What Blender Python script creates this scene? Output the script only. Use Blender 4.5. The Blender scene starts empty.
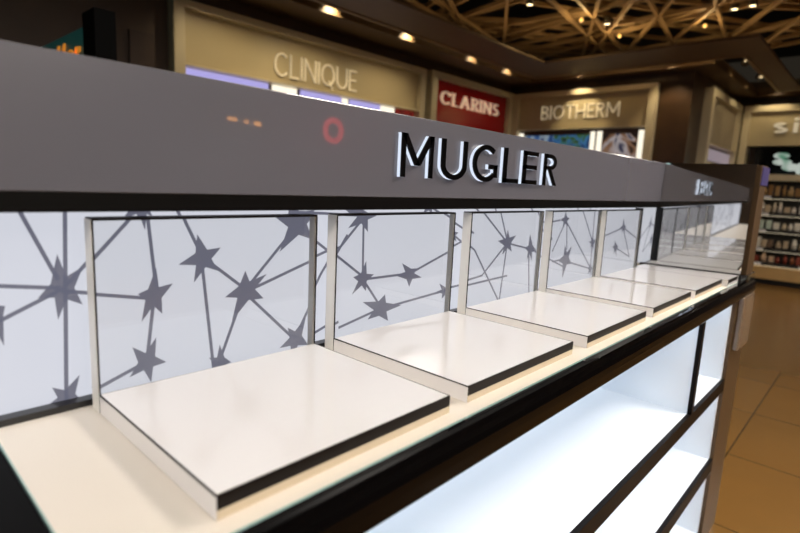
import bpy, bmesh, math, random
from mathutils import Vector, Matrix

random.seed(7)
sc = bpy.context.scene
COL = sc.collection
PI = math.pi

# ------------------------------------------------------------------ materials
MATS = {}


def lin(c):
    return tuple(((v / 255.0) / 12.92 if v / 255.0 <= 0.04045 else ((v / 255.0 + 0.055) / 1.055) ** 2.4) for v in c)


def mat(name, rgb=(128, 128, 128), rough=0.5, metal=0.0, spec=0.5, coat=0.0, noise=0.0, nscale=8.0, emis=None, estr=1.0,
        trans=0.0, ior=1.5, bump=0.0):
    if name in MATS:
        return MATS[name]
    m = bpy.data.materials.new(name)
    m.use_nodes = True
    nt = m.node_tree
    b = nt.nodes.get('Principled BSDF')
    col = (*lin(rgb), 1)
    b.inputs['Base Color'].default_value = col
    b.inputs['Roughness'].default_value = rough
    b.inputs['Metallic'].default_value = metal
    b.inputs['Specular IOR Level'].default_value = spec
    b.inputs['IOR'].default_value = ior
    b.inputs['Coat Weight'].default_value = coat
    b.inputs['Coat Roughness'].default_value = 0.02
    b.inputs['Transmission Weight'].default_value = trans
    if emis is not None:
        b.inputs['Emission Color'].default_value = (*lin(emis), 1)
        b.inputs['Emission Strength'].default_value = estr
    if noise > 0 or bump > 0:
        tc = nt.nodes.new('ShaderNodeTexCoord')
        n = nt.nodes.new('ShaderNodeTexNoise')
        n.inputs['Scale'].default_value = nscale
        n.inputs['Detail'].default_value = 4
        nt.links.new(tc.outputs['Object'], n.inputs['Vector'])
        if noise > 0:
            r = nt.nodes.new('ShaderNodeValToRGB')
            r.color_ramp.elements[0].position = 0.3
            r.color_ramp.elements[1].position = 0.7
            r.color_ramp.elements[0].color = tuple(v * (1 - noise) for v in col[:3]) + (1,)
            r.color_ramp.elements[1].color = tuple(min(1, v * (1 + noise)) for v in col[:3]) + (1,)
            nt.links.new(n.outputs['Fac'], r.inputs['Fac'])
            nt.links.new(r.outputs['Color'], b.inputs['Base Color'])
        if bump > 0:
            bp = nt.nodes.new('ShaderNodeBump')
            bp.inputs['Strength'].default_value = bump
            nt.links.new(n.outputs['Fac'], bp.inputs['Height'])
            nt.links.new(bp.outputs['Normal'], b.inputs['Normal'])
    MATS[name] = m
    return m


def emit(name, rgb, s, var=0.0, nscale=3.0):
    """A backlit surface: emission with a faint white diffuse skin."""
    if name in MATS:
        return MATS[name]
    return mat(name, (60, 60, 62), rough=0.35, spec=0.3, emis=rgb, estr=s)


def poster_mat(name, cols, s, scale=2.0):
    """A backlit printed picture: soft patches of a few colours."""
    m = bpy.data.materials.new(name)
    m.use_nodes = True
    nt = m.node_tree
    b = nt.nodes.get('Principled BSDF')
    tc = nt.nodes.new('ShaderNodeTexCoord')
    v = nt.nodes.new('ShaderNodeTexNoise')
    v.inputs['Scale'].default_value = scale
    v.inputs['Detail'].default_value = 1
    v.inputs['Distortion'].default_value = 1.5
    r = nt.nodes.new('ShaderNodeValToRGB')
    r.color_ramp.interpolation = 'EASE'
    while len(r.color_ramp.elements) < len(cols):
        r.color_ramp.elements.new(0.5)
    for i, c in enumerate(cols):
        e = r.color_ramp.elements[i]
        e.position = 0.32 + 0.36 * i / (len(cols) - 1)
        e.color = (*lin(c), 1)
    nt.links.new(tc.outputs['Object'], v.inputs['Vector'])
    nt.links.new(v.outputs['Fac'], r.inputs['Fac'])
    b.inputs['Base Color'].default_value = (0.02, 0.02, 0.02, 1)
    b.inputs['Roughness'].default_value = 0.3
    nt.links.new(r.outputs['Color'], b.inputs['Emission Color'])
    b.inputs['Emission Strength'].default_value = s
    MATS[name] = m
    return m


def acrylic_mat():
    m = bpy.data.materials.new('clear_acrylic')
    m.use_nodes = True
    nt = m.node_tree
    b = nt.nodes.get('Principled BSDF')
    b.inputs['Base Color'].default_value = (0.985, 0.985, 0.975, 1)
    b.inputs['Roughness'].default_value = 0.0
    b.inputs['IOR'].default_value = 1.49
    b.inputs['Transmission Weight'].default_value = 1.0
    MATS['clear_acrylic'] = m
    return m


def tile_mat():
    m = bpy.data.materials.new('floor_tile')
    m.use_nodes = True
    nt = m.node_tree
    b = nt.nodes.get('Principled BSDF')
    tc = nt.nodes.new('ShaderNodeTexCoord')
    mp = nt.nodes.new('ShaderNodeMapping')
    mp.inputs['Location'].default_value = (0.0, 0.23, 0)
    br = nt.nodes.new('ShaderNodeTexBrick')
    br.offset = 0.0
    br.inputs['Scale'].default_value = 1.0
    br.inputs['Mortar Size'].default_value = 0.004
    br.inputs['Mortar Smooth'].default_value = 0.2
    br.inputs['Brick Width'].default_value = 0.745
    br.inputs['Row Height'].default_value = 0.745
    br.inputs['Color1'].default_value = (*lin((134, 98, 50)), 1)
    br.inputs['Color2'].default_value = (*lin((126, 92, 47)), 1)
    br.inputs['Mortar'].default_value = (*lin((70, 52, 30)), 1)
    n = nt.nodes.new('ShaderNodeTexNoise')
    n.inputs['Scale'].default_value = 1.3
    n.inputs['Detail'].default_value = 5
    mx = nt.nodes.new('ShaderNodeMixRGB')
    mx.blend_type = 'MULTIPLY'
    mx.inputs['Fac'].default_value = 0.25
    nt.links.new(tc.outputs['Object'], mp.inputs['Vector'])
    nt.links.new(mp.outputs['Vector'], br.inputs['Vector'])
    nt.links.new(tc.outputs['Object'], n.inputs['Vector'])
    nt.links.new(br.outputs['Color'], mx.inputs['Color1'])
    nt.links.new(n.outputs['Fac'], mx.inputs['Color2'])
    nt.links.new(mx.outputs['Color'], b.inputs['Base Color'])
    b.inputs['Roughness'].default_value = 0.22
    MATS['floor_tile'] = m
    return m


# ------------------------------------------------------------------ mesh helpers
class MB:
    """collects solids, each with a material slot, into one mesh"""

    def __init__(self):
        self.bm = bmesh.new()

    def box(self, x0, x1, y0, y1, z0, z1, mi=0, bev=0.0):
        xs, ys, zs = sorted((x0, x1)), sorted((y0, y1)), sorted((z0, z1))
        v = [self.bm.verts.new((x, y, z)) for x in xs for y in ys for z in zs]
        fs = []
        for q in ((0, 1, 3, 2), (4, 6, 7, 5), (0, 4, 5, 1), (2, 3, 7, 6), (0, 2, 6, 4), (1, 5, 7, 3)):
            f = self.bm.faces.new([v[i] for i in q])
            f.material_index = mi
            fs.append(f)
        if bev > 0:
            es = list({e for f in fs for e in f.edges})
            r = bmesh.ops.bevel(self.bm, geom=es, offset=bev, segments=2, affect='EDGES', profile=0.6)
            for f in r['faces']:
                f.material_index = mi
        return self

    def prism(self, pts, mat4, d0, d1, mi=0, mi_cap=None):
        """polygon pts (2D) placed in the plane of mat4, extruded from d0 to d1 along the plane's normal"""
        a = [self.bm.verts.new(mat4 @ Vector((p[0], p[1], d0))) for p in pts]
        b = [self.bm.verts.new(mat4 @ Vector((p[0], p[1], d1))) for p in pts]
        n = len(pts)
        f = self.bm.faces.new(list(reversed(a)))
        f.material_index = mi
        f = self.bm.faces.new(b)
        f.material_index = mi if mi_cap is None else mi_cap
        for i in range(n):
            f = self.bm.faces.new((a[i], a[(i + 1) % n], b[(i + 1) % n], b[i]))
            f.material_index = mi
        return self

    def bar(self, p, q, w, h, mi=0):
        """a square bar from p to q, w wide and h high"""
        p, q = Vector(p), Vector(q)
        d = (q - p).normalized()
        s = d.cross(Vector((0, 0, 1)))
        if s.length < 1e-4:
            s = Vector((1, 0, 0))
        s.normalize()
        u = s.cross(d).normalized()
        v = []
        for c in (p, q):
            for a, b_ in ((-1, -1), (1, -1), (1, 1), (-1, 1)):
                v.append(self.bm.verts.new(c + s * (a * w / 2) + u * (b_ * h / 2)))
        for qd in ((3, 2, 1, 0), (4, 5, 6, 7), (0, 1, 5, 4), (1, 2, 6, 5), (2, 3, 7, 6), (3, 0, 4, 7)):
            f = self.bm.faces.new([v[i] for i in qd])
            f.material_index = mi
        return self

    def lathe(self, prof, c, axis=(0, 0, 1), seg=24, mi=0):
        ax = Vector(axis).normalized()
        rot = Vector((0, 0, 1)).rotation_difference(ax).to_matrix()
        rings = []
        for r, z in prof:
            ring = []
            for k in range(seg):
                a = 2 * PI * k / seg
                ring.append(self.bm.verts.new(Vector(c) + rot @ Vector((max(r, 1e-4) * math.cos(a), max(r, 1e-4) * math.sin(a), z))))
            rings.append(ring)
        for i in range(len(rings) - 1):
            for k in range(seg):
                f = self.bm.faces.new((rings[i][k], rings[i][(k + 1) % seg], rings[i + 1][(k + 1) % seg], rings[i + 1][k]))
                f.material_index = mi
                f.smooth = True
        f = self.bm.faces.new(list(reversed(rings[0])))
        f.material_index = mi
        f = self.bm.faces.new(rings[-1])
        f.material_index = mi
        return self

    def build(self, name, mats, parent=None, loc=None):
        bmesh.ops.recalc_face_normals(self.bm, faces=self.bm.faces[:])
        me = bpy.data.meshes.new(name)
        self.bm.to_mesh(me)
        self.bm.free()
        for m in (mats if isinstance(mats, (list, tuple)) else [mats]):
            me.materials.append(m)
        o = bpy.data.objects.new(name, me)
        COL.objects.link(o)
        if parent is not None:
            o.parent = parent
            base = world_loc(parent)
            me.transform(Matrix.Translation(-base))
        elif loc is not None:
            me.transform(Matrix.Translation(-Vector(loc)))
            o.location = loc
        return o


def world_loc(o):
    v = Vector((0, 0, 0))
    while o is not None:
        v += o.location
        o = o.parent
    return v


def box(name, m, x0, x1, y0, y1, z0, z1, parent=None, bev=0.0):
    return MB().box(x0, x1, y0, y1, z0, z1, 0, bev).build(name, m, parent)


def struct(o):
    o['kind'] = 'structure'
    return o


def thing(name, label, cat, loc, group=None):
    o = bpy.data.objects.new(name, None)
    o.empty_display_size = 0.05
    COL.objects.link(o)
    o.location = loc
    return tag(o, label, cat, group)


def tag(o, label, cat, group=None):
    o['label'] = label
    o['category'] = cat
    if group:
        o['group'] = group
    return o


def copy_tree(o, parent=None):
    c = o.copy()
    COL.objects.link(c)
    if parent is not None:
        c.parent = parent
    for ch in o.children:
        copy_tree(ch, c)
    return c


# ------------------------------------------------------------------ lettering
def arc(cx, cy, rx, ry, a0, a1, n=18):
    return [(cx + rx * math.cos(math.radians(a0 + (a1 - a0) * i / n)), cy + ry * math.sin(math.radians(a0 + (a1 - a0) * i / n)))
            for i in range(n + 1)]


def ribbon(pts, w, nib=0.0):
    """one quad per segment around a polyline, mitred; nib > 0 thins strokes that run level"""
    P = [Vector(p) for p in pts]
    P = [p for i, p in enumerate(P) if i == 0 or (p - P[i - 1]).length > 1e-6]
    n = len(P)
    L, R = [], []
    for i in range(n):
        d0 = (P[i] - P[i - 1]).normalized() if i > 0 else (P[1] - P[0]).normalized()
        d1 = (P[i + 1] - P[i]).normalized() if i < n - 1 else d0
        t = (d0 + d1)
        t = t.normalized() if t.length > 1e-6 else d0
        nn = Vector((-t.y, t.x))
        c = max(0.5, t.dot(d0))
        ww = w * (1 - nib * (1 - abs(t.y))) / c / 2
        L.append(P[i] + nn * ww)
        R.append(P[i] - nn * ww)
    return [[L[i], R[i], R[i + 1], L[i + 1]] for i in range(n - 1)]


def glyph(ch, w, nib=0.0, serif=0.0):
    """quads for a letter one unit high, with its width"""
    h = w / 2
    q = []
    A = lambda pts: q.extend(ribbon(pts, w, nib))
    hw = w * (1 - nib)
    hh = hw / 2

    def V(x, y0=0.0, y1=1.0):
        q.append([(x - h, y0), (x + h, y0), (x + h, y1), (x - h, y1)])

    def Hb(y, x0, x1):
        q.append([(x0, y - hh), (x1, y - hh), (x1, y + hh), (x0, y + hh)])

    def D(xb, xt, y0=0.0, y1=1.0, k=1.18):
        q.append([(xb - h * k, y0), (xb + h * k, y0), (xt + h * k, y1), (xt - h * k, y1)])

    def S(x, y, k=1.0):
        if serif:
            s = serif * k
            q.append([(x - s - h, y - hh * .6), (x + s + h, y - hh * .6), (x + s + h, y + hh * .6), (x - s - h, y + hh * .6)])
    T, B = 1 - hh * .6, hh * .6
    if ch == 'M':
        W = 1.06
        V(h); V(W - h); D(W / 2, h * 1.1, .28, 1, 1.35); D(W / 2, W - h * 1.1, .28, 1, 1.35)
        S(h, B); S(h, T, .5); S(W - h, B); S(W - h, T, .5)
    elif ch == 'U':
        W = .86
        A([(h, 1), (h, .42)] + arc(W / 2, .38, W / 2 - h, .38 - hh, 180, 360)[1:-1] + [(W - h, .42), (W - h, 1)])
        S(h, T); S(W - h, T)
    elif ch in 'GC':
        W = .92 if ch == 'G' else .86
        A(arc(.48, .5, .48 - h, .5 - hh, 48, 318, 26))
        if ch == 'G':
            V(W - h, .12, .48)
            Hb(.48 - hh, W - .33, W)
        elif serif:
            V(W - h * .8, .7, .95)
    elif ch == 'L':
        W = .58
        V(h); Hb(hh, 0, W); S(h, B); S(h, T)
    elif ch == 'E':
        W = .6
        V(h); Hb(hh, 0, W); Hb(1 - hh, 0, W); Hb(.52, 0, W * .92)
        S(h, B); S(h, T)
    elif ch in 'RBP':
        W = .66
        V(h)
        A([(h, 1 - hh), (.32, 1 - hh)] + arc(.32, .75, .27 - h * .2, .25 - hh, 90, -90, 14) + [(h, .5 + hh)])
        if ch == 'R':
            D(W - h * .6, .3, 0, .52, 1.2)
            S(W - h, B, .6)
        if ch == 'B':
            A([(h, hh), (.34, hh)] + arc(.34, .27, .3 - h * .2, .27 - hh, -90, 90, 14) + [(h, .52)])
        S(h, B); S(h, T, .6)
    elif ch == 'I':
        W = w
        V(h); S(h, B); S(h, T)
    elif ch == 'i':
        W = w
        V(h, 0, .68)
        q.append([(0, .82), (w, .82), (w, 1.0), (0, 1.0)])
    elif ch == 'N':
        W = .84
        V(h); V(W - h); D(W - h, h)
        S(h, B); S(h, T, .6); S(W - h, T)
    elif ch == 'Q' or ch == 'O':
        W = 1.0
        A(arc(.5, .5, .5 - h, .5 - hh, 0, 360, 32))
        if ch == 'Q':
            D(.85, .58, -.14, .25)
    elif ch == 'A':
        W = .88
        D(h, W / 2, 0, 1, 1.1); D(W - h, W / 2, 0, 1, 1.1); Hb(.33, .2, W - .2)
        S(h, B, .7); S(W - h, B, .7)
    elif ch == 'T':
        W = .72
        V(W / 2); Hb(1 - hh, 0, W); S(W / 2, B)
    elif ch == 'H':
        W = .82
        V(h); V(W - h); Hb(.52, 0, W)
        S(h, B); S(h, T); S(W - h, B); S(W - h, T)
    elif ch == 'S':
        W = .62
        A(arc(.31, .74, .29 - h, .26 - hh, 35, 265, 16) + arc(.31, .265, .31 - h, .265 - hh, 90, -150, 16))
    elif ch == 's':
        W = .5
        A(arc(.25, .52, .23 - h, .18 - hh, 30, 265, 12) + arc(.25, .19, .25 - h, .19 - hh, 90, -150, 12))
    elif ch == 'l':
        W = w
        V(h)
    elif ch == 'e':
        W = .56
        A([(h, .36), (W - h, .36)] + arc(.28, .35, .28 - h, .35 - hh, 0, 310, 20))
    elif ch == 'f':
        W = .36
        A([(h * 2.2, 0), (h * 2.2, .8)] + arc(.27, .8, .27 - h * 2.2, .2 - hh, 180, 80, 8)[1:])
        Hb(.62, 0, W)
    elif ch == 'r':
        W = .36
        V(h, 0, .7)
        A(arc(.3, .42, .3 - h, .26 - hh, 180, 75, 8))
    else:
        W = .35
    return q, W


def plane_frame(origin, xdir, updir=(0, 0, 1)):
    x = Vector(xdir).normalized()
    y = Vector(updir).normalized()
    z = x.cross(y)
    m = Matrix((x, y, z)).transposed().to_4x4()
    m.translation = Vector(origin)
    return m


def lettering(name, text, origin, xdir, length, height, depth, mats, w=.13, nib=0.0, serif=0.0, gap=.18, parent=None, slant=0.0):
    """solid letters laid along xdir from origin (bottom left), fitted to length: ONE mesh"""
    gl, x = [], 0
    for ch in text:
        q, W = glyph(ch, w, nib, serif)
        gl.append((q, x))
        x += W + gap
    x -= gap
    k = length / x
    F = plane_frame(origin, xdir)
    mb = MB()
    for q, ox in gl:
        for poly in q:
            mb.prism([((p[0] + ox + slant * p[1]) * k, p[1] * height) for p in poly], F, 0.0, depth)
    return mb.build(name, mats, parent)


# ------------------------------------------------------------------ the palette
acrylic = acrylic_mat()
M_white_top = mat('white_counter_glass', (236, 229, 217), rough=.3, spec=.3)
M_slab = mat('white_gloss_acrylic', (246, 245, 245), rough=.03, spec=.6, coat=.5)
M_side_refl = mat('pale_side_reflection', (243, 241, 234), rough=.3, metal=.1)  # pale tone painted for reflections inside the uprights' end faces
M_edge = mat('painted_dark_edge', (22, 17, 15), rough=.4, ior=1.25)  # dark tone painted for what the acrylic edges reflect inside
M_black_gloss = mat('black_gloss_lacquer', (9, 9, 10), rough=.04, coat=1.0)
M_black_satin = mat('black_satin_trim', (10, 9, 9), rough=.3)
M_fascia = mat('grey_fascia_lacquer', (94, 94, 102), rough=.25, coat=.7)
M_white_case = mat('white_shelf_laminate', (226, 233, 240), rough=.35)
M_lit_white = emit('cool_white_light_panel', (222, 238, 255), 0.93)
M_brown_post = mat('bronze_brown_lacquer', (78, 61, 42), rough=.35, spec=.3)
mat('dark_bronze_lip', (19, 15, 13), rough=.4, ior=1.15)
M_mirror = mat('grey_tinted_mirror', (226, 226, 224), rough=.015, metal=1.0)
M_teal = mat('pale_green_glass_edge', (150, 185, 180), rough=.15)
M_wall = mat('dark_brown_wall', (66, 48, 28), rough=.5, noise=.12, nscale=3)
M_wall2 = mat('dark_brown_wood', (60, 42, 24), rough=.35, noise=.2, nscale=5)
M_soffit = mat('brown_soffit', (82, 64, 40), rough=.6, noise=.05)
M_beam = mat('taupe_beam', (96, 78, 54), rough=.6, noise=.05)
M_ceil = mat('black_ceiling', (14, 11, 8), rough=.8)
M_lattice = mat('tan_lattice', (150, 128, 96), rough=.6)
M_sign = mat('champagne_board', (182, 170, 136), rough=.35, noise=.03, nscale=2)
M_frame = mat('champagne_frame', (200, 190, 160), rough=.35)
M_letter = mat('pale_letter', (238, 230, 205), rough=.3, emis=(255, 240, 205), estr=.16)

# ------------------------------------------------------------------ the room
struct(box('floor', tile_mat(), -6, 12, -6.5, 5.2, -.05, 0))
struct(box('ceiling', M_ceil, -6.2, 16, -6.7, 9, 4.8, 4.9))
struct(box('wall_back', M_wall, -6, 7.75, 4.25, 4.4, 0, 3.3))
struct(MB().box(7.75, 7.9, 1.46, 4.4, 0, 3.3).box(7.9, 10.6, 1.46, 1.6, 0, 3.3).box(10.6, 10.75, -6.5, 1.6, 0, 3.3).build('wall_right', M_wall2))
struct(box('wall_left', M_wall, -6.15, -6, -6.5, 4.4, 0, 4.8))
struct(box('wall_front', mat('front_wall', (40, 34, 30), rough=.6), -6, 10.75, -6.65, -6.5, 0, 4.8))
# soffit that runs round the walls over the shop fronts
mb = MB()
mb.box(-6, 7.55, 3.75, 4.25, 3.0, 3.12)
mb.box(7.5, 7.75, 1.18, 4.25, 3.0, 3.12)
mb.box(7.75, 10.6, 1.18, 1.46, 3.0, 3.12)
mb.box(10.2, 10.6, -6.5, 1.18, 3.0, 3.12)
struct(mb.build('trim_1', M_soffit))
# wide flat beam that frames the open lattice
mb = MB()
mb.box(-6, 7.2, 2.95, 3.5, 3.0, 3.03)
mb.box(6.45, 7.2, .55, 2.95, 3.0, 3.03)
mb.box(7.2, 9.9, .55, .8, 3.0, 3.03)
mb.box(9.65, 9.9, -6.5, .55, 3.0, 3.03)
struct(mb.build('trim_2', M_beam))
# the thin pale lip along the beam's outer edge
mb = MB()
mb.box(-6, 7.24, 3.5, 3.54, 2.985, 3.05)
mb.box(7.2, 7.24, .8, 3.5, 2.985, 3.05)
mb.box(7.24, 9.9, .8, .84, 2.985, 3.05)
struct(mb.build('trim_3', mat('pale_lip', (130, 108, 76), rough=.5)))

# open timber lattice below the black ceiling
mb = MB()
rl = random.Random(11)
for fam, base, n, z in ((0, 20, 50, 3.50), (1, 80, 50, 3.55), (2, 140, 50, 3.60)):
    for i in range(n):
        a = math.radians(base + rl.uniform(-14, 14))
        d = Vector((math.cos(a), math.sin(a), 0))
        nrm = Vector((-d.y, d.x, 0))
        c = Vector((4.2, -.5, z)) + nrm * (-8.2 + 16.4 * (i + rl.uniform(-.3, .3)) / (n - 1))
        # clip the bar to the framed field
        t0, t1 = -30.0, 30.0
        for k, lo, hi in ((0, -5.9, 9.4), (1, -6.4, 4.2)):
            if abs(d[k]) < 1e-6:
                continue
            a0, a1 = (lo - c[k]) / d[k], (hi - c[k]) / d[k]
            t0, t1 = max(t0, min(a0, a1)), min(t1, max(a0, a1))
        if t1 - t0 > .4:
            mb.bar(c + d * t0, c + d * t1, .036, .05)
lat = mb.build('ceiling_lattice', M_lattice)
struct(lat)

# ------------------------------------------------------------------ the display gondola
G = thing('display_gondola', 'long cosmetics gondola with white counter, grey fascia lettered MUGLER and lit lower shelves', 'display counter', (1.0, -.15, 0))
YF = -.313      # front edge of the white counter
YB = .052       # light panel plane
X1 = 2.057      # the mirror
box('counter_top', M_white_top, -.082, X1, YF, .05, 1.035, 1.05, G)
MB().box(-.2, -.0845, YF, .05, .9, 1.0488).build('side_counter', mat('matte_black_recess', (8, 8, 8), rough=.7, spec=.1), G)['label'] = 'black glossy counter left of the white top'
mb = MB()
mb.box(-.0835, X1, YF - .0018, YF, 1.034, 1.0502).box(-.0835, -.082, YF, .05, 1.034, 1.0502)
mb.build('counter_edge', M_teal, G)
box('counter_top', M_white_top, -3.2, -.201, YF, .05, 1.035, 1.05, G)
# black lacquer front rail with a rounded shoulder
prof = [(-.3155, 1.0), (-.3155, 1.0485), (-.329, 1.0478), (-.3365, 1.0445), (-.3415, 1.039), (-.3445, 1.031), (-.3455, 1.02), (-.3455, 1.003), (-.3435, 1.0)]
F = Matrix(((0, 0, 1, 0), (1, 0, 0, 0), (0, 1, 0, 0), (0, 0, 0, 1)))
MB().prism(prof, F, -3.2, 2.24).build('front_rail', mat('black_rail', (7, 6, 6), rough=.08, ior=1.2), G)
box('rail_top', M_black_gloss, -3.2, 2.24, -.330, -.3156, 1.0486, 1.0492, G)
# header
hd = MB().box(-3.2, X1, -.018, .36, 1.326, 1.475, 0, .0015).build('header_fascia', M_fascia, G)
box('header_rail', mat('black_header_rail', (4, 4, 4), rough=.35, spec=.2), -3.2, X1, -.0175, .34, 1.3035, 1.3258, G)
# backlit star panel with its print and black foot strip
pn = box('light_panel', emit('star_panel_light', (216, 219, 230), .90), -3.2, X1, YB, YB + .02, 1.05, 1.304, G)
box('panel_foot', M_black_satin, -3.2, 2.04, YB - .018, YB - .001, 1.0445, 1.0585, G)
box('gondola_body', M_black_satin, -3.2, 2.1, .075, .34, .05, 1.304, G)

STAR = [  # (centre, tips) in metres on the panel, x then z
]


def stars():
    C = Vector((-.18808, -.68784, 1.354))
    yaw, pitch, roll, f = .8294, -.1588, .0478, 526.58
    fw = Vector((math.sin(yaw) * math.cos(pitch), math.cos(yaw) * math.cos(pitch), math.sin(pitch)))
    r = Vector((math.cos(yaw), -math.sin(yaw), 0))
    u = r.cross(fw)
    r2 = math.cos(roll) * r + math.sin(roll) * u
    u2 = -math.sin(roll) * r + math.cos(roll) * u

    def w(p):
        d = fw + r2 * (p[0] - 400) / f - u2 * (p[1] - 266.5) / f
        q = C + d * (YB - C.y) / d.y
        return Vector((q.x, q.z))
    S = [
        ((62, 289), [(57, 254), (86, 269), (82.5, 304.5), (58, 319.5), (38, 298)]),
        ((153, 297), [(156, 269), (172.5, 284.5), (162, 314.5), (141.7, 322.5), (138, 295)]),
        ((147, 362), [(132.5, 347.5), (156, 338), (166, 362), (151, 382), (130, 377)]),
        ((66, 398), [(79.5, 375), (84, 402), (62, 425), (44, 408), (52, 387.5)]),
        ((-8, 312), [(5, 306), (4, 346), (-14, 335), (-25, 308), (-6, 285)]),
        ((143, 208), [(155, 219), (145, 232), (125, 222), (128, 200), (155, 195)]),
        ((203, 259.5), [(196.6, 236), (219.7, 249), (217, 272), (193.4, 283.4), (178, 266)]),
        ((244, 291), [(244, 272), (265, 275), (262, 299), (231, 321), (224, 298)]),
        ((296, 224), [(274, 219), (278, 253), (311, 241), (316, 212), (293, 195)]),
        ((293, 339), [(286, 328), (303.5, 318), (306, 345), (290, 360), (278, 348)]),
        ((219, 362), [(218.7, 345), (230, 362), (222, 378), (208, 376), (208, 358)]),
        ((361, 217), [(373.8, 217), (365, 233), (345.7, 229.4), (346, 211), (362, 200)]),
        ((377.5, 308.7), [(360, 302.5), (382, 295), (398, 305.5), (385, 321), (365, 319.6)]),
        ((360.4, 279.4), [(363.5, 262), (371, 275), (363, 291.6), (349.5, 295), (350.6, 278)]),
        ((407, 275), [(399, 264), (414, 269), (418.4, 278), (406, 287), (392, 276)]),
        ((441, 291.6), [(436, 284), (446, 287), (446, 296), (438.4, 299), (433, 292)]),
        ((430, 208), [(424, 215), (433, 215), (440, 207), (432, 198), (422, 203)]),
        ((454, 236), [(452, 228), (459, 234), (457, 243), (449, 245), (447, 235)]),
        ((503.5, 243.5), [(504, 231), (512, 236), (507.5, 252), (498.5, 255), (494, 241.6)]),
        ((526, 249.5), [(526, 235), (532, 251), (527.5, 261), (523, 260), (520.5, 248.5)]),
        ((561.3, 220.5), [(561.5, 212), (565.5, 219), (563.5, 228), (558.5, 227), (555.6, 221)]),
        ((561.5, 259), [(560.7, 245.7), (567.4, 246.8), (567, 264), (558, 278), (553.6, 261)]),
        ((586, 269), [(586, 263), (589, 268), (587, 275), (583.5, 274), (582.5, 268)]),
        ((588, 243), [(586.5, 237), (592, 242), (589, 250), (586, 248), (584.5, 242)]),
        ((619, 228), [(619.5, 219), (622, 227), (620.5, 234), (617.5, 233), (616, 228)]),
        ((611, 247), [(610.5, 241), (614, 247), (612, 257), (609.5, 255), (608, 247)]),
        ((634, 240), [(633.5, 232), (636.5, 239), (635, 248), (632.5, 247), (631.5, 240)]),
    ]
    Ls = [((64.7, 205), (66.3, 400)), ((16.5, 206), (58, 280)), ((-60, 284), (60, 288)), ((-30, 336), (60, 290)),
          ((62, 291), (145, 299)), ((60, 292), (140, 210)), ((146, 205), (156, 290)), ((153.7, 300), (147, 360)),
          ((146, 362), (95, 390)), ((176, 205), (200, 255)), ((201, 262), (213, 372)), ((204, 260), (244, 290)),
          ((246, 288), (294, 228)), ((246, 292), (338, 248)), ((338, 248), (361, 219)), ((243, 293), (293, 340)), ((242, 295), (216, 368)),
          ((296, 226), (361, 278)), ((296, 214), (361, 217)), ((293, 338), (322, 276)), ((322, 276), (345, 236)), ((313, 336), (336, 322)),
          ((336, 328), (377, 309)), ((361, 218), (360, 277)), ((361, 281), (377, 306)), ((361, 280), (407, 274)),
          ((407, 274), (462, 243)), ((378, 309), (441, 291)), ((441, 291), (503, 276)), ((431, 208), (470, 234)), ((454, 236), (471, 251)),
          ((471, 251), (495, 302)), ((474, 206), (503, 243)), ((495, 205), (503.5, 243)), ((503, 244), (478, 276)), ((478, 276), (462, 281)),
          ((503, 246), (495, 302)), ((504, 244), (526, 249.5)), ((524.7, 250), (524.7, 296)), ((526, 249.5), (561, 268)), ((530, 206), (548, 240)),
          ((561.4, 222), (548, 252)), ((562, 222), (586, 268)), ((562.5, 222), (562.5, 250)), ((563, 262), (586, 269)), ((577, 206), (588, 242)),
          ((591, 206), (588, 242)), ((588, 243), (586, 268)), ((588, 242), (619, 228)), ((619, 229), (625, 257)), ((611, 248), (625, 257)), ((619, 228), (634, 240)),
          ((555.6, 221), (540, 224)), ((548, 262), (561, 259))]
    mb = MB()
    FF = plane_frame((0, YB, 0), (1, 0, 0))
    w0 = w
    w = lambda p: w0(p) + (Vector((-.0035, .0035)) if p[0] > 84 else Vector((0, 0)))
    for c, tips in S:
        c, T = w(c), [w(t) for t in tips]
        T.sort(key=lambda t: math.atan2(t.y - c.y, t.x - c.x))
        core = []
        for i in range(5):
            a, b = T[i] - c, T[(i + 1) % 5] - c
            dd = (a.normalized() + b.normalized())
            dd = dd.normalized() if dd.length > 1e-3 else a.normalized()
            core.append(c + dd * (a.length + b.length) / 2 * .40)
        for i in range(5):
            for sh in (0, -2.2):
                o = Vector((sh, 0))
                clip_prism(mb, [c + o, core[i - 1] + o, T[i] + o, core[i] + o], FF)
    for a, b in Ls:
        a, b = w(a), w(b)
        for sh in (0, -2.2):
            o = Vector((sh, 0))
            for qd in ribbon([a + o, b + o], .0048):
                clip_prism(mb, qd, FF)
    return mb


def clip_prism(mb, poly, FF, lo=1.0512, hi=1.3035):
    P = [Vector(p) for p in poly]
    for sgn, lim in ((1, lo), (-1, hi)):
        out = []
        for i in range(len(P)):
            a, b = P[i - 1], P[i]
            ia, ib = sgn * (a.y - lim) >= 0, sgn * (b.y - lim) >= 0
            if ia != ib:
                t = (lim - a.y) / (b.y - a.y)
                out.append(a.lerp(b, t))
            if ib:
                out.append(b)
        P = out
        if len(P) < 3:
            return
    mb.prism([(p.x, p.y) for p in P], FF, 0.0001, 0.0006)


stars().build('star_print', emit('star_print_light', (126, 128, 148), .60), pn)

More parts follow.
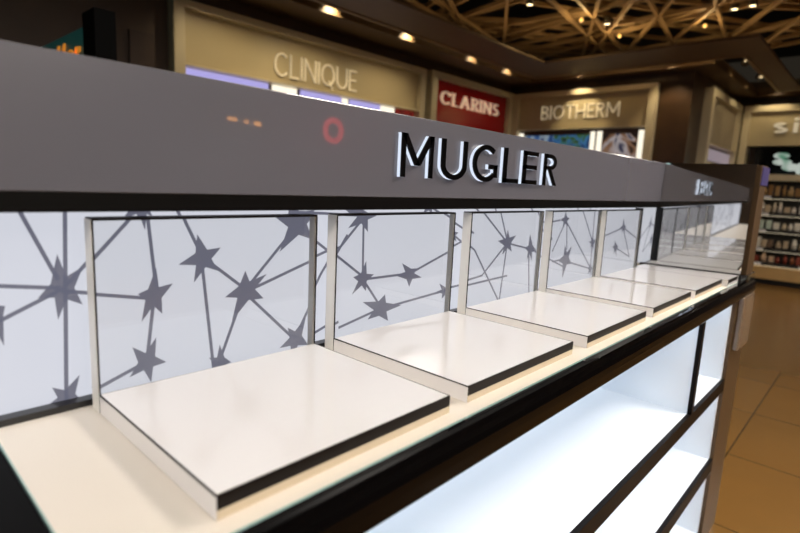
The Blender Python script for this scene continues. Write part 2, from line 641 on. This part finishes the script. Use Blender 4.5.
# MUGLER: black faced letters standing on glowing white blocks
LET = [('M', .520, .6100), ('U', .6355, .7210), ('G', .7430, .8380), ('L', .8625, .9310), ('E', .9500, 1.0210), ('R', 1.0530, 1.1220)]
M_halo = emit('white_halo_light', (225, 236, 255), .95)
M_face = mat('black_letter_face', (8, 8, 9), rough=.15, coat=.5)
for ch, a, b in LET:
    hgt = .079
    q, W = glyph(ch, .132)
    sx = (b - a) / W
    FF = plane_frame((a + .003, -.018, 1.3635), (1, 0, 0))
    mb = MB()
    for poly in q:
        mb.prism([(p[0] * sx, p[1] * hgt) for p in poly], FF, 0.0, .0075, 0)
        mb.prism([(p[0] * sx, p[1] * hgt) for p in poly], FF, .0075, .0105, 1)
    mb.build('letter', [M_halo, M_face], hd)

# lit lower shelves
YS = -.33
box('shelf_back', M_lit_white, -.08, 2.0, .0, .02, .05, .985, G)
box('shelf_board', [M_white_case], -.08, 2.0, YS + .012, .0, .650, .694, G)
box('shelf_board', [M_white_case], -.08, 2.0, YS + .012, .0, .330, .379, G)
box('shelf_board', [M_white_case], -.08, 2.0, YS + .012, .0, .03, .07, G)
for z0, z1 in ((.650, .694), (.330, .379), (.03, .07)):
    box('shelf_lip', mat('dark_bronze_lip'), -.08, 2.0, YS, YS + .012, z0, z1, G)
box('shelf_divider', [M_white_case], 1.552, 1.572, YS + .012, .0, .692, .985, G)
box('end_liner', M_white_case, -.095, -.08, YS, .0, .07, 1.03, G)
box('divider_edge', mat('dark_bronze_lip'), 1.55, 1.574, YS, YS + .012, .692, .985, G)
box('end_liner', M_white_case, 1.985, 2.0, YS + .012, .0, .07, .985, G)
box('top_liner', M_white_case, -.08, 2.0, YS + .012, .0, .985, 1.03, G)
M_led = emit('shelf_led_light', (216, 236, 255), 3.2)
for z in (.983, .653, .333):
    box('light_strip', M_led, -.05, 1.98, YS + .03, YS + .06, z - .006, z, G)
box('end_post', M_brown_post, 2.0, 2.24, YS, .34, .0, 1.034, G, .002)
box('plinth', M_black_satin, -3.2, 2.0, YS + .04, .3, .0, .03, G)
box('end_box', mat('grey_bronze_gloss', (120, 104, 88), rough=.15, coat=.6), 2.03, 2.22, YS - .02, YS, .80, 1.0, G, .006)

# mirror end panel on its white base block
MP = thing('mirror_end_panel', 'upright grey mirror panel closing the right end of the white counter, reflecting the sign', 'mirror', (2.05, -.15, 1.05))
ka = math.tan(math.radians(3.2))
XM = lambda y, o=0: 2.046 + o - y * ka


def slab(name, m, y0, y1, z0, z1, o0, o1, parent, xl=None):
    b_ = MB()
    pts = [((XM(y0, o0) if xl is None else xl), y0), (XM(y0, o1), y0), (XM(y1, o1), y1), ((XM(y1, o0) if xl is None else xl), y1)]
    b_.prism(pts, Matrix.Identity(4), z0, z1)
    return b_.build(name, m, parent)


slab('mirror_base', M_slab, -.3125, .012, 1.0512, 1.0745, 0, 0, MP, 1.896)
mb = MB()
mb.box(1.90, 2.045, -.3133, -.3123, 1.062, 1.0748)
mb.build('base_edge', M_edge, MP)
slab('mirror_sheet', M_mirror, -.318, -.0185, 1.0748, 1.476, .001, .009, MP)
slab('mirror_sheet_inner', M_mirror, -.0185, .05, 1.0748, 1.303, .001, .009, MP)
box('upright_bar', M_black_satin, 1.892, 1.904, -.004, .022, 1.0752, 1.300, MP)
slab('mirror_foot', M_black_satin, -.317, .03, 1.0748, 1.0790, -.003, .0005, MP)

# brown post behind the mirror, with a violet card on it
EP = thing('end_pillar', 'narrow brown pillar standing behind the mirror at the gondola end', 'pillar', (2.17, -.25, 1.034))
box('pillar_body', M_brown_post, 2.10, 2.22, -.33, -.2, 1.035, 1.475, EP, .002)
box('pillar_collar', M_black_gloss, 2.09, 2.25, -.335, -.19, 1.035, 1.075, EP, .002)
box('violet_card', poster_mat('violet_card_print', [(70, 60, 130), (110, 90, 170), (60, 50, 110)], .35, 20), 2.105, 2.235, -.333, -.3305, 1.405, 1.47, EP)

# ------------------------------------------------------------------ five acrylic display stands
ST = thing('acrylic_display_stand', '', 'display stand', (0, 0, 1.0505), 'clear acrylic stands in a row on the white counter')
WS, DS, HS, TS = .335, .291, .0247, .024
MB().box(0, WS, -DS, 0, 0, HS, 0, .0005).build('base_slab', M_slab).parent = ST
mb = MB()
mb.box(0.0003, WS - .0003, -DS - .0008, -DS + .001, HS * .42, HS + .0002)            # dark band painted for inner reflections in the front face
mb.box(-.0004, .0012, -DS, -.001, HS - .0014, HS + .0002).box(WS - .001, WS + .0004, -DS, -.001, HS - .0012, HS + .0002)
mb.build('dark_edge_reflection', M_edge).parent = ST
box('dimmed_front', mat('dimmed_slab_front', (196, 182, 156), rough=.3), 0.0003, WS - .0003, -DS - .0008, -DS + .001, .0006, HS * .42).parent = ST  # slab's lower front tinted cream to dim its bounced light
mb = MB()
mb.box(0, WS, -.0008, .0006, .2412, .2443).box(0, WS, .0008, TS, .2436, .2443)       # dark lines painted for edge reflections round the upright
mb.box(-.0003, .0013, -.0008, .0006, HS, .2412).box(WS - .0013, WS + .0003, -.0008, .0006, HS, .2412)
mb.build('painted_upright_line', M_edge).parent = ST
MB().box(-.0012, -.0002, .0012, TS - .0005, 0.001, .2425).build('painted_side_reflection', M_side_refl).parent = ST  # pale strips stand in for reflections at both ends of the upright
MB().box(WS - .0048, WS - .0004, .0012, TS - .0005, 0.001, .2425).build('painted_side_reflection', M_side_refl).parent = ST
MB().box(0, WS, 0.0002, TS, 0, .2435, 0, .0006).build('back_panel', acrylic).parent = ST
spots = [(.0214, 0, WS), (.402, .003, WS), (.7955, .0, WS), (1.185, 0, WS), (1.556, -.004, .33)]
labs = ['white based clear display stand nearest the camera, leftmost and largest on the counter',
        'white based clear display stand under the letter M of the sign, second from the left',
        'white based clear display stand in the middle of the row of five',
        'white based clear display stand next to last before the mirror, fourth from the left',
        'white based clear display stand right beside the mirror end panel, smallest of the five']
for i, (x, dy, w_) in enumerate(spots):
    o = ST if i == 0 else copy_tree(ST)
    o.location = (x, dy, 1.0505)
    o['label'] = labs[i]


# ------------------------------------------------------------------ shop fronts
def front(name, label, cat, origin, xdir, W, ztop, zsign, fw_, board, text, tx, tz, th, tl, lm, depth=.12, serif=0, nib=0, w=.12, sub=None):
    """A framed shop front: frame, recessed sign board with lettering. origin = foot of its left jamb on the wall."""
    t = thing(name, label, cat, origin)
    F = plane_frame(origin, xdir)      # local x along the wall, y up, z out into the room
    fr = MB()
    R = lambda x0, x1, y0, y1: [(x0, y0), (x1, y0), (x1, y1), (x0, y1)]
    fr.prism(R(0, fw_, 0, ztop), F, 0.002, depth)
    fr.prism(R(W - fw_, W, 0, ztop), F, 0.002, depth)
    fr.prism(R(fw_, W - fw_, ztop - fw_ * .7, ztop), F, 0.002, depth)
    fr.prism(R(fw_, W - fw_, zsign - .02, zsign), F, 0.002, depth)
    fr.build('frame', M_frame, t)
    b = MB().prism(R(fw_, W - fw_, zsign, ztop - fw_ * .7), F, .002, depth * .45).build('sign_board', board, t)
    if text:
        org = F @ Vector((tx, tz, depth * .45))
        lettering('lettering', text, org, xdir, tl, th, .02, lm, w=w, serif=serif, nib=nib, parent=b)
    return t, F


def rect(x0, x1, y0, y1):
    return [(x0, y0), (x1, y0), (x1, y1), (x0, y1)]


# CLINIQUE, on the back wall
t, F = front('shop_front', 'wide champagne shop front lettered CLINIQUE over lilac lit shelves', 'shop display', (2.0, 4.25, 0), (1, 0, 0), 3.42, 2.86,
             2.32, .1, M_sign, 'CLINIQUE', 1.07, 2.39, .235, 1.14, M_letter, w=.075)
M_lil = emit('lilac_light', (178, 170, 232), .95)
M_wl = emit('warm_white_light', (255, 246, 225), 1.15)
for x0, x1, m in ((.12, 1.02, M_lil), (1.08, 1.38, M_wl), (1.44, 2.02, M_lil), (2.04, 2.12, M_wl), (2.16, 2.66, M_lil), (2.68, 2.92, M_wl)):
    MB().prism(rect(x0, x1, 1.0, 2.295), F, .002, .03).build('backlit_panel', m, t)
MB().prism(rect(2.95, 3.3, 1.0, 2.295), F, .002, .03).build('poster', poster_mat('red_poster', [(40, 14, 12), (150, 30, 24), (60, 50, 45)], .6, 9), t)
for z in (1.0, 1.4, 1.8):
    MB().prism(rect(.1, 3.32, z, z + .03), F, .03, .3).build('shelf', M_frame, t)

# CLARINS
t, F = front('shop_front', 'red shop sign lettered CLARINS in a pale frame, right of the lilac lit front', 'shop display', (5.55, 4.25, 0), (1, 0, 0), 2.12,
             2.88, 2.1, .12, mat('deep_red_board', (140, 12, 16), rough=.25, coat=.3), 'CLARINS', .26, 2.48, .175, 1.5,
             mat('cream_letter', (245, 225, 205), rough=.4, emis=(255, 215, 190), estr=.22), w=.19, nib=.55, serif=.09)
MB().prism(rect(.13, 1.99, .9, 2.04), F, .002, .04).build('backlit_panel', emit('deep_red_light', (120, 12, 14), .5), t)

# BIOTHERM, on the return wall
t, F = front('shop_front', 'champagne shop front lettered BIOTHERM over blue and green posters', 'shop display', (7.75, 4.12, 0), (0, -1, 0), 2.24, 2.86,
             2.30, .1, M_sign, 'BIOTHERM', .50, 2.44, .21, 1.24, M_letter, w=.12)
mp = [poster_mat('blue_poster', [(10, 20, 60), (60, 120, 190), (190, 210, 220), (20, 50, 120)], .42, 5),
      poster_mat('green_poster', [(20, 60, 110), (70, 140, 200), (70, 120, 40), (20, 40, 70)], .42, 6),
      poster_mat('face_poster', [(30, 16, 10), (150, 110, 80), (200, 190, 190), (20, 30, 70)], .5, 3.6)]
for x0, x1, m in ((.22, .72, mp[0]), (.74, 1.32, mp[1]), (1.52, 2.02, mp[2])):
    MB().prism(rect(x0, x1, 1.1, 2.2), F, .002, .03).build('poster', m, t)
for x0, x1 in ((.12, .18), (1.34, 1.39), (1.44, 1.5), (2.04, 2.1)):
    MB().prism(rect(x0, x1, 1.1, 2.24), F, .002, .05).build('light_strip', M_wl, t)
MB().prism(rect(.1, 2.14, .9, 1.1), F, .002, .4).build('shelf', M_frame, t)

# side front past the brown pier
t, F = front('shop_front', 'narrow shop front past the brown pier with a pale lilac panel', 'shop display', (8.3, 1.46, 0), (1, 0, 0), 1.95,
             2.86, 2.12, .14, mat('grey_sign_board', (150, 140, 118), rough=.3, noise=.1), '', 0, 0, 0, 0, M_letter)
MB().prism(rect(.15, 1.8, 1.9, 2.06), F, .002, .05).build('backlit_panel', emit('pale_lilac_light', (176, 160, 170), .55), t)
MB().prism(rect(.15, 1.8, .9, 1.88), F, .002, .05).build('display_panel', M_sign, t)

# sisley, on the far right wall
t = thing('shop_front', 'champagne display wall lettered sisley with a dark screen and stocked shelves', 'shop display', (10.6, 0, 0))
F = plane_frame((10.6, 1.32, 0), (0, -1, 0))
MB().prism(rect(0, 2.9, 2.22, 2.86), F, .002, .28).build('sign_board', M_sign, t)
MB().prism(rect(0, .1, 0, 2.86), F, .002, .34).prism(rect(2.8, 2.9, 0, 2.86), F, .002, .34).prism(rect(.1, 2.8, 2.76, 2.86), F, .002, .34).build('frame', M_frame, t)
lettering('lettering', 'sisley', (10.31, .9, 2.42), (0, -1, 0), 1.25, .23, .02, mat('white_letter', (240, 238, 225), rough=.3, emis=(255, 248, 225), estr=.12), w=.15, gap=.16, parent=t)
sm = poster_mat('screen_picture', [(2, 3, 3), (6, 10, 8), (10, 30, 20), (40, 150, 100), (220, 240, 225)], .9, 1.9)
MB().prism(rect(.24, 1.7, 1.76, 2.18), F, .002, .3).build('screen', mat('screen_black', (5, 6, 6), rough=.1), t)
mb = MB()
FS = plane_frame((10.298, 1.32, 0), (0, -1, 0))
for cx, cz, rx, rz in ((.60, 2.06, .11, .05), (.62, 1.96, .13, .05), (.74, 1.88, .12, .06), (.86, 1.86, .06, .09)):
    mb.prism([(cx + rx * math.cos(a * PI / 8), cz + rz * math.sin(a * PI / 8)) for a in range(16)], FS, .0, .002 + cx * .004)
mb.build('screen_image', poster_mat('screen_glow', [(30, 120, 80), (90, 150, 120), (215, 225, 215)], .62, 2.6), t)
M_caseback = mat('case_back', (70, 66, 60), rough=.4)
MB().prism(rect(.1, 2.8, .3, 1.76), F, .002, .02).build('case_back', M_caseback, t)
SH = [1.42, 1.15, .88, .58, .34]
for z in SH:
    sh = MB().prism(rect(.1, 2.8, z - .05, z), F, .02, .46).build('shelf', mat('dark_shelf', (18, 18, 18), rough=.6), t)
    MB().prism(rect(.1, 2.8, z - .056, z - .0505), F, .40, .44).build('stock_fill_strip', emit('stock_fill_light', (255, 236, 200), 1.0), sh)  # added strip, hidden under the shelf front, to brighten the stock
    for k in range(4):
        x = .45 + k * .62
        MB().prism(rect(x, x + .12, z - .045, z - .005), F, .461, .463).build('price_tag', mat('price_tag_card', (220, 222, 225), rough=.5), sh)
MB().prism(rect(.0, 2.9, 1.66, 1.76), F, .02, .42).build('shelf_valance', M_frame, t)
MB().prism(rect(.05, 2.85, .09, .28), F, .02, .6).build('drawer_base', mat('oak_drawer', (190, 155, 100), rough=.4, noise=.05), t)
MB().prism(rect(.05, 2.85, .0, .09), F, .02, .54).build('plinth', M_black_satin, t)

# the stock on its shelves
rp = random.Random(5)
pal = {0: [(176, 140, 88), (150, 110, 60), (190, 160, 110)], 1: [(205, 190, 165), (190, 170, 140), (225, 215, 200)],
       2: [(225, 220, 205), (205, 190, 160), (214, 120, 80), (190, 205, 190)], 3: [(215, 210, 195), (190, 170, 140), (110, 90, 70)],
       4: [(130, 60, 44), (200, 170, 140), (150, 90, 60), (220, 205, 190)]}
where = ['top', 'second', 'middle', 'fourth', 'bottom']
for si, z in enumerate(SH):
    x = .14
    while x < 1.75:
        bw = rp.uniform(.05, .085)
        bh = rp.uniform(.09, .17) if si else rp.uniform(.12, .18)
        c = rp.choice(pal[si])
        m = mat('carton_%d_%d_%d' % c, c, rough=.4)
        y = 1.32 - x
        if rp.random() < .6:
            o = MB().box(10.22, 10.28, y - bw, y, z + .001, z + bh, 0, .003).build('cosmetic_box', m, None, (10.25, y - bw / 2, z))
            tag(o, 'small cosmetics carton on the %s shelf of the wall lettered sisley' % where[si], 'box', 'cartons on the %s shelf' % where[si])
        else:
            rr = bw / 2
            o = MB().lathe([(rr, .001), (rr, bh * .6), (rr * .9, bh * .68), (rr * .55, bh * .7), (rr * .55, bh)], (10.25, y - rr, z), seg=14).build('cosmetic_bottle', m, None, (10.25, y - rr, z))
            tag(o, 'small cosmetics bottle on the %s shelf of the wall lettered sisley' % where[si], 'bottle', 'bottles on the %s shelf' % where[si])
        x += bw + rp.uniform(.012, .04)

# dark shop corner at the left: a black island unit with a teal sign on its side
t = thing('promotion_stand', 'black island unit with a teal side sign reading offer in orange, upper left', 'display stand', (.85, 2.5, 0))
box('cabinet', mat('matte_black_recess'), .72, .80, 2.2, 3.6, 0, 2.0, t)
box('end_column', mat('matte_black_recess'), .69, .78, 2.04, 2.2, 0, 2.06, t)
sb = box('sign_board', mat('teal_board', (48, 112, 108), rough=.4, noise=.1, nscale=6, emis=(48, 112, 108), estr=.08), .705, .72, 2.205, 3.4, 1.45, 2.01, t)
lettering('lettering', 'offer', (.704, 2.78, 1.835), (0, -1, 0), .48, .135, .008, mat('orange_letter', (235, 150, 50), rough=.4, emis=(235, 150, 50), estr=.45), w=.17, gap=.12, parent=sb, slant=.15)
t = box('wall_panel', mat('umber_panel', (58, 40, 22), rough=.4, noise=.1), 1.66, 1.86, 4.22, 4.248, 1.2, 2.52)
tag(t, 'narrow umber wall panel between the black column and the lilac lit front', 'panel')

# ------------------------------------------------------------------ lamps
WARM = (1.0, .78, .48)
M_bulb = emit('lamp_glow', (255, 226, 170), 7.0)
M_soft = emit('soft_lamp_glow', (255, 200, 120), .55)
M_can = mat('lamp_housing', (60, 52, 40), rough=.4)


def lamp(kind, x, y, z, aim, watts, label, group, angle=70, radius=.04, color=WARM, glow=None):
    t = thing(kind, label, 'lamp', (x, y, z), group)
    d = (Vector(aim) - Vector((x, y, z))).normalized()
    MB().lathe([(.035, -.10), (.045, -.09), (.045, 0), (.038, 0.0), (.036, -.02)], (x, y, z), d, 20).build('housing', M_can, t)
    MB().lathe([(.034, -.012), (.034, -.008)], (x, y, z), d, 20).build('lens', M_soft if kind == 'spotlight' else M_bulb, t)
    ld = bpy.data.lights.new('lamp_light', 'SPOT')
    ld.energy = watts
    ld.color = color
    ld.spot_size = math.radians(angle)
    ld.spot_blend = .7
    ld.shadow_soft_size = radius
    lo = bpy.data.objects.new('lamp_light', ld)
    COL.objects.link(lo)
    lo.parent = t
    lo.location = d * .012
    lo.rotation_euler = d.to_track_quat('-Z', 'Y').to_euler()
    return t


WB = 'spotlights in the slot over the back wall shop fronts'
for x, l in ((2.5, 'spotlight in the ceiling slot above the left end of the lilac lit front'), (3.45, 'spotlight in the ceiling slot above the letters CLINIQUE'),
             (4.6, 'spotlight in the ceiling slot above the right end of the lilac lit front'), (5.9, 'spotlight in the ceiling slot left above the red sign'),
             (6.8, 'spotlight in the ceiling slot right above the red sign')):
    lamp('spotlight', x, 3.64, 3.1, (x, 4.25, 2.45), 30 if x < 5 else 12, l, WB, 100)
for y, l in ((2.95, 'spotlight above the sign lettered BIOTHERM'), (1.68, 'spotlight above the bare brown pier')):
    lamp('spotlight', 7.37, y, 3.1, (7.75, y, 2.2), 30, l, 'spotlights over the return wall')
for x, l in ((8.2, 'spotlight in the slot just right of the beam corner'), (9.2, 'spotlight in the slot farther right of the beam corner')):
    lamp('spotlight', x, 1.0, 3.1, (x + .6, 1.46, 2.4), 10, l, 'spotlights over the side shop front')
for y, l in ((.9, 'spotlight above the left letters of sisley'), (.1, 'spotlight above the right letters of sisley')):
    lamp('spotlight', 10.0, y, 3.1, (10.35, y, 2.4), 12, l, 'spotlights over the sisley wall', 95)
for x, y, l in ((7.48, .83, 'bright round downlight at the beam corner'), (8.55, .85, 'bright round downlight right of the beam corner')):
    lamp('downlight', x, y, 2.985, (x, y - .1, 0), 30, l, 'downlights at the beam corner')
for x, y, l in ((6.79, 2.31, 'bright downlight in the lattice left of the beam corner'), (7.02, .94, 'downlight glowing between lattice bars near the top edge'),
                (7.0, .76, 'small downlight glowing beyond the top edge bars'), (5.6, 2.75, 'downlight over the lattice bars above the sign lettered BIOTHERM')):
    lamp('downlight', x, y, 3.47, (x, y, 0), 20, l, 'downlights in the lattice', 80)
# up-lights in the lattice that catch the bars around them
for x, y, l in ((6.28, 2.42, 'amber up-light in the lattice making a bright V of bars'), (7.2, 2.3, 'amber up-light in the lattice over the pier'), (7.3, 1.3, 'amber up-light in the lattice near the beam corner')):
    t = thing('lattice_lamp', l, 'lamp', (x, y, 3.42), 'amber lamps in the lattice')
    MB().lathe([(.012, -.02), (.025, 0), (.012, .02)], (x, y, 3.42), seg=14).build('bulb', emit('amber_bulb', (255, 190, 90), 2), t)
    ld = bpy.data.lights.new('lamp_light', 'POINT'); ld.energy = 5; ld.color = (1, .66, .28); ld.shadow_soft_size = .05
    lo = bpy.data.objects.new('lamp_light', ld); COL.objects.link(lo); lo.parent = t; lo.location = (0, 0, -.08)

# added warm strips, hidden on top of the beam, that brighten the lattice
t = thing('lattice_fill_light', 'added warm fill strip hidden on top of the beam, brightening the lattice', 'lamp', (1, 3.2, 3.031))
M_lattice_fill = emit('lattice_fill_glow', (255, 205, 140), 3.2)
box('strip', M_lattice_fill, -5.5, 6.9, 3.2, 3.3, 3.032, 3.05, t)
box('strip', M_lattice_fill, 6.75, 6.85, .8, 3.1, 3.032, 3.05, t)
box('strip', M_lattice_fill, 7.3, 9.6, .68, .76, 3.032, 3.05, t)

# added square fill panels, out of view, that light the counter and sales floor
M_panel = emit('fill_panel_light', (255, 244, 233), 45.0)
k = 0
for x, y, s_, l in ((.2, -3.2, .8, 'over the camera end of the gondola'), (2.2, -1.5, .8, 'over the far end of the gondola'), (4.6, -3.2, .6, 'over the aisle past the gondola'),
                 (-2.2, -1.6, .8, 'left of the gondola'), (1.0, -4.0, .7, 'over the aisle behind the camera'), (7.4, -1.6, .6, 'before the far right wall')):
    t = thing('fill_panel', 'added square fill light panel ' + l, 'ceiling light', (x, y, 2.95), 'added square fill panels')
    box('frame', M_can, x - s_ / 2 - .03, x + s_ / 2 + .03, y - s_ / 2 - .03, y + s_ / 2 + .03, 2.96, 3.0, t)
    box('diffuser', M_panel, x - s_ / 2, x + s_ / 2, y - s_ / 2, y + s_ / 2, 2.95, 2.96, t)

# across the aisle, behind the camera: only seen as faint reflections in the grey fascia
t = thing('shop_front', 'dark shop front with a red ring sign, reflected in the grey fascia', 'shop display', (4, -6.5, 0))
box('dark_facade', mat('dark_facade', (30, 26, 24), rough=.5), 0, 8, -6.49, -6.3, 0, 2.9, t)
F = plane_frame((5.6, -6.3, 2.14), (-1, 0, 0))
mb = MB()
for q in ribbon(arc(0, 0, .17, .17, 0, 360, 28), .08):
    mb.prism([tuple(p) for p in q], F, 0, .03)
mb.build('red_ring', emit('red_neon', (255, 30, 40), 7), t)
mb = MB()
for x in (3.72, 3.80, 3.98, 4.14, 4.19):
    mb.lathe([(.03, 0), (.03, .02)], (x, -6.29, 2.12 - (x - 3.7) * .06), (0, 1, 0), 12)
mb.build('amber_bulbs', emit('amber_glow', (255, 170, 80), 16), t)
lettering('lettering', 'HERMES', (3.75, -6.3, 1.42), (-1, 0, 0), .85, .14, .02, emit('grey_glow', (200, 190, 190), 1.6), w=.1, serif=.05, parent=t)
for x, m in ((3.7, 1), (5.0, 1)):
    box('shelf_glow', emit('white_shelf_glow', (220, 225, 235), .9), x - .35, x + .35, -6.3, -6.28, 1.76, 1.82, t)
t = thing('light_box', 'tall cool white light box on the left wall, seen only in the mirror', 'light box', (-5.95, 2.2, 0))
box('case', M_can, -5.99, -5.9, 1.3, 3.4, 0, 2.3, t)
box('glowing_face', emit('pale_teal_light', (190, 225, 225), 1.0), -5.9, -5.88, 1.35, 3.35, .85, 2.25, t)

# ------------------------------------------------------------------ world, camera, view
w = bpy.data.worlds.new('World')
sc.world = w
w.use_nodes = True
w.node_tree.nodes['Background'].inputs[0].default_value = (.9, .75, .55, 1)
w.node_tree.nodes['Background'].inputs[1].default_value = .02

cd = bpy.data.cameras.new('camera')
co = bpy.data.objects.new('camera', cd)
COL.objects.link(co)
yaw, pitch, roll, f = .8294, -.1588, .0478, 526.58
fw = Vector((math.sin(yaw) * math.cos(pitch), math.cos(yaw) * math.cos(pitch), math.sin(pitch)))
r = Vector((math.cos(yaw), -math.sin(yaw), 0))
u = r.cross(fw)
r2 = math.cos(roll) * r + math.sin(roll) * u
u2 = -math.sin(roll) * r + math.cos(roll) * u
M = Matrix((r2, u2, -fw)).transposed().to_4x4()
M.translation = Vector((-.18808, -.68784, 1.354))
co.matrix_world = M
cd.sensor_width = 36
cd.lens = f / 800 * 36
cd.clip_start = .02
cd.dof.use_dof = True
cd.dof.focus_distance = 1.05
cd.dof.aperture_fstop = 3.3
sc.camera = co

cy = sc.cycles
cy.use_denoising = True
cy.max_bounces = 16
cy.transmission_bounces = 14
cy.glossy_bounces = 8
cy.diffuse_bounces = 4
cy.sample_clamp_indirect = 6
cy.caustics_reflective = False
cy.caustics_refractive = True
cy.blur_glossy = .3
vs = sc.view_settings
vs.view_transform = 'Standard'
vs.look = 'None'
vs.gamma = 1
vs.exposure = 0
vs.use_curve_mapping = False
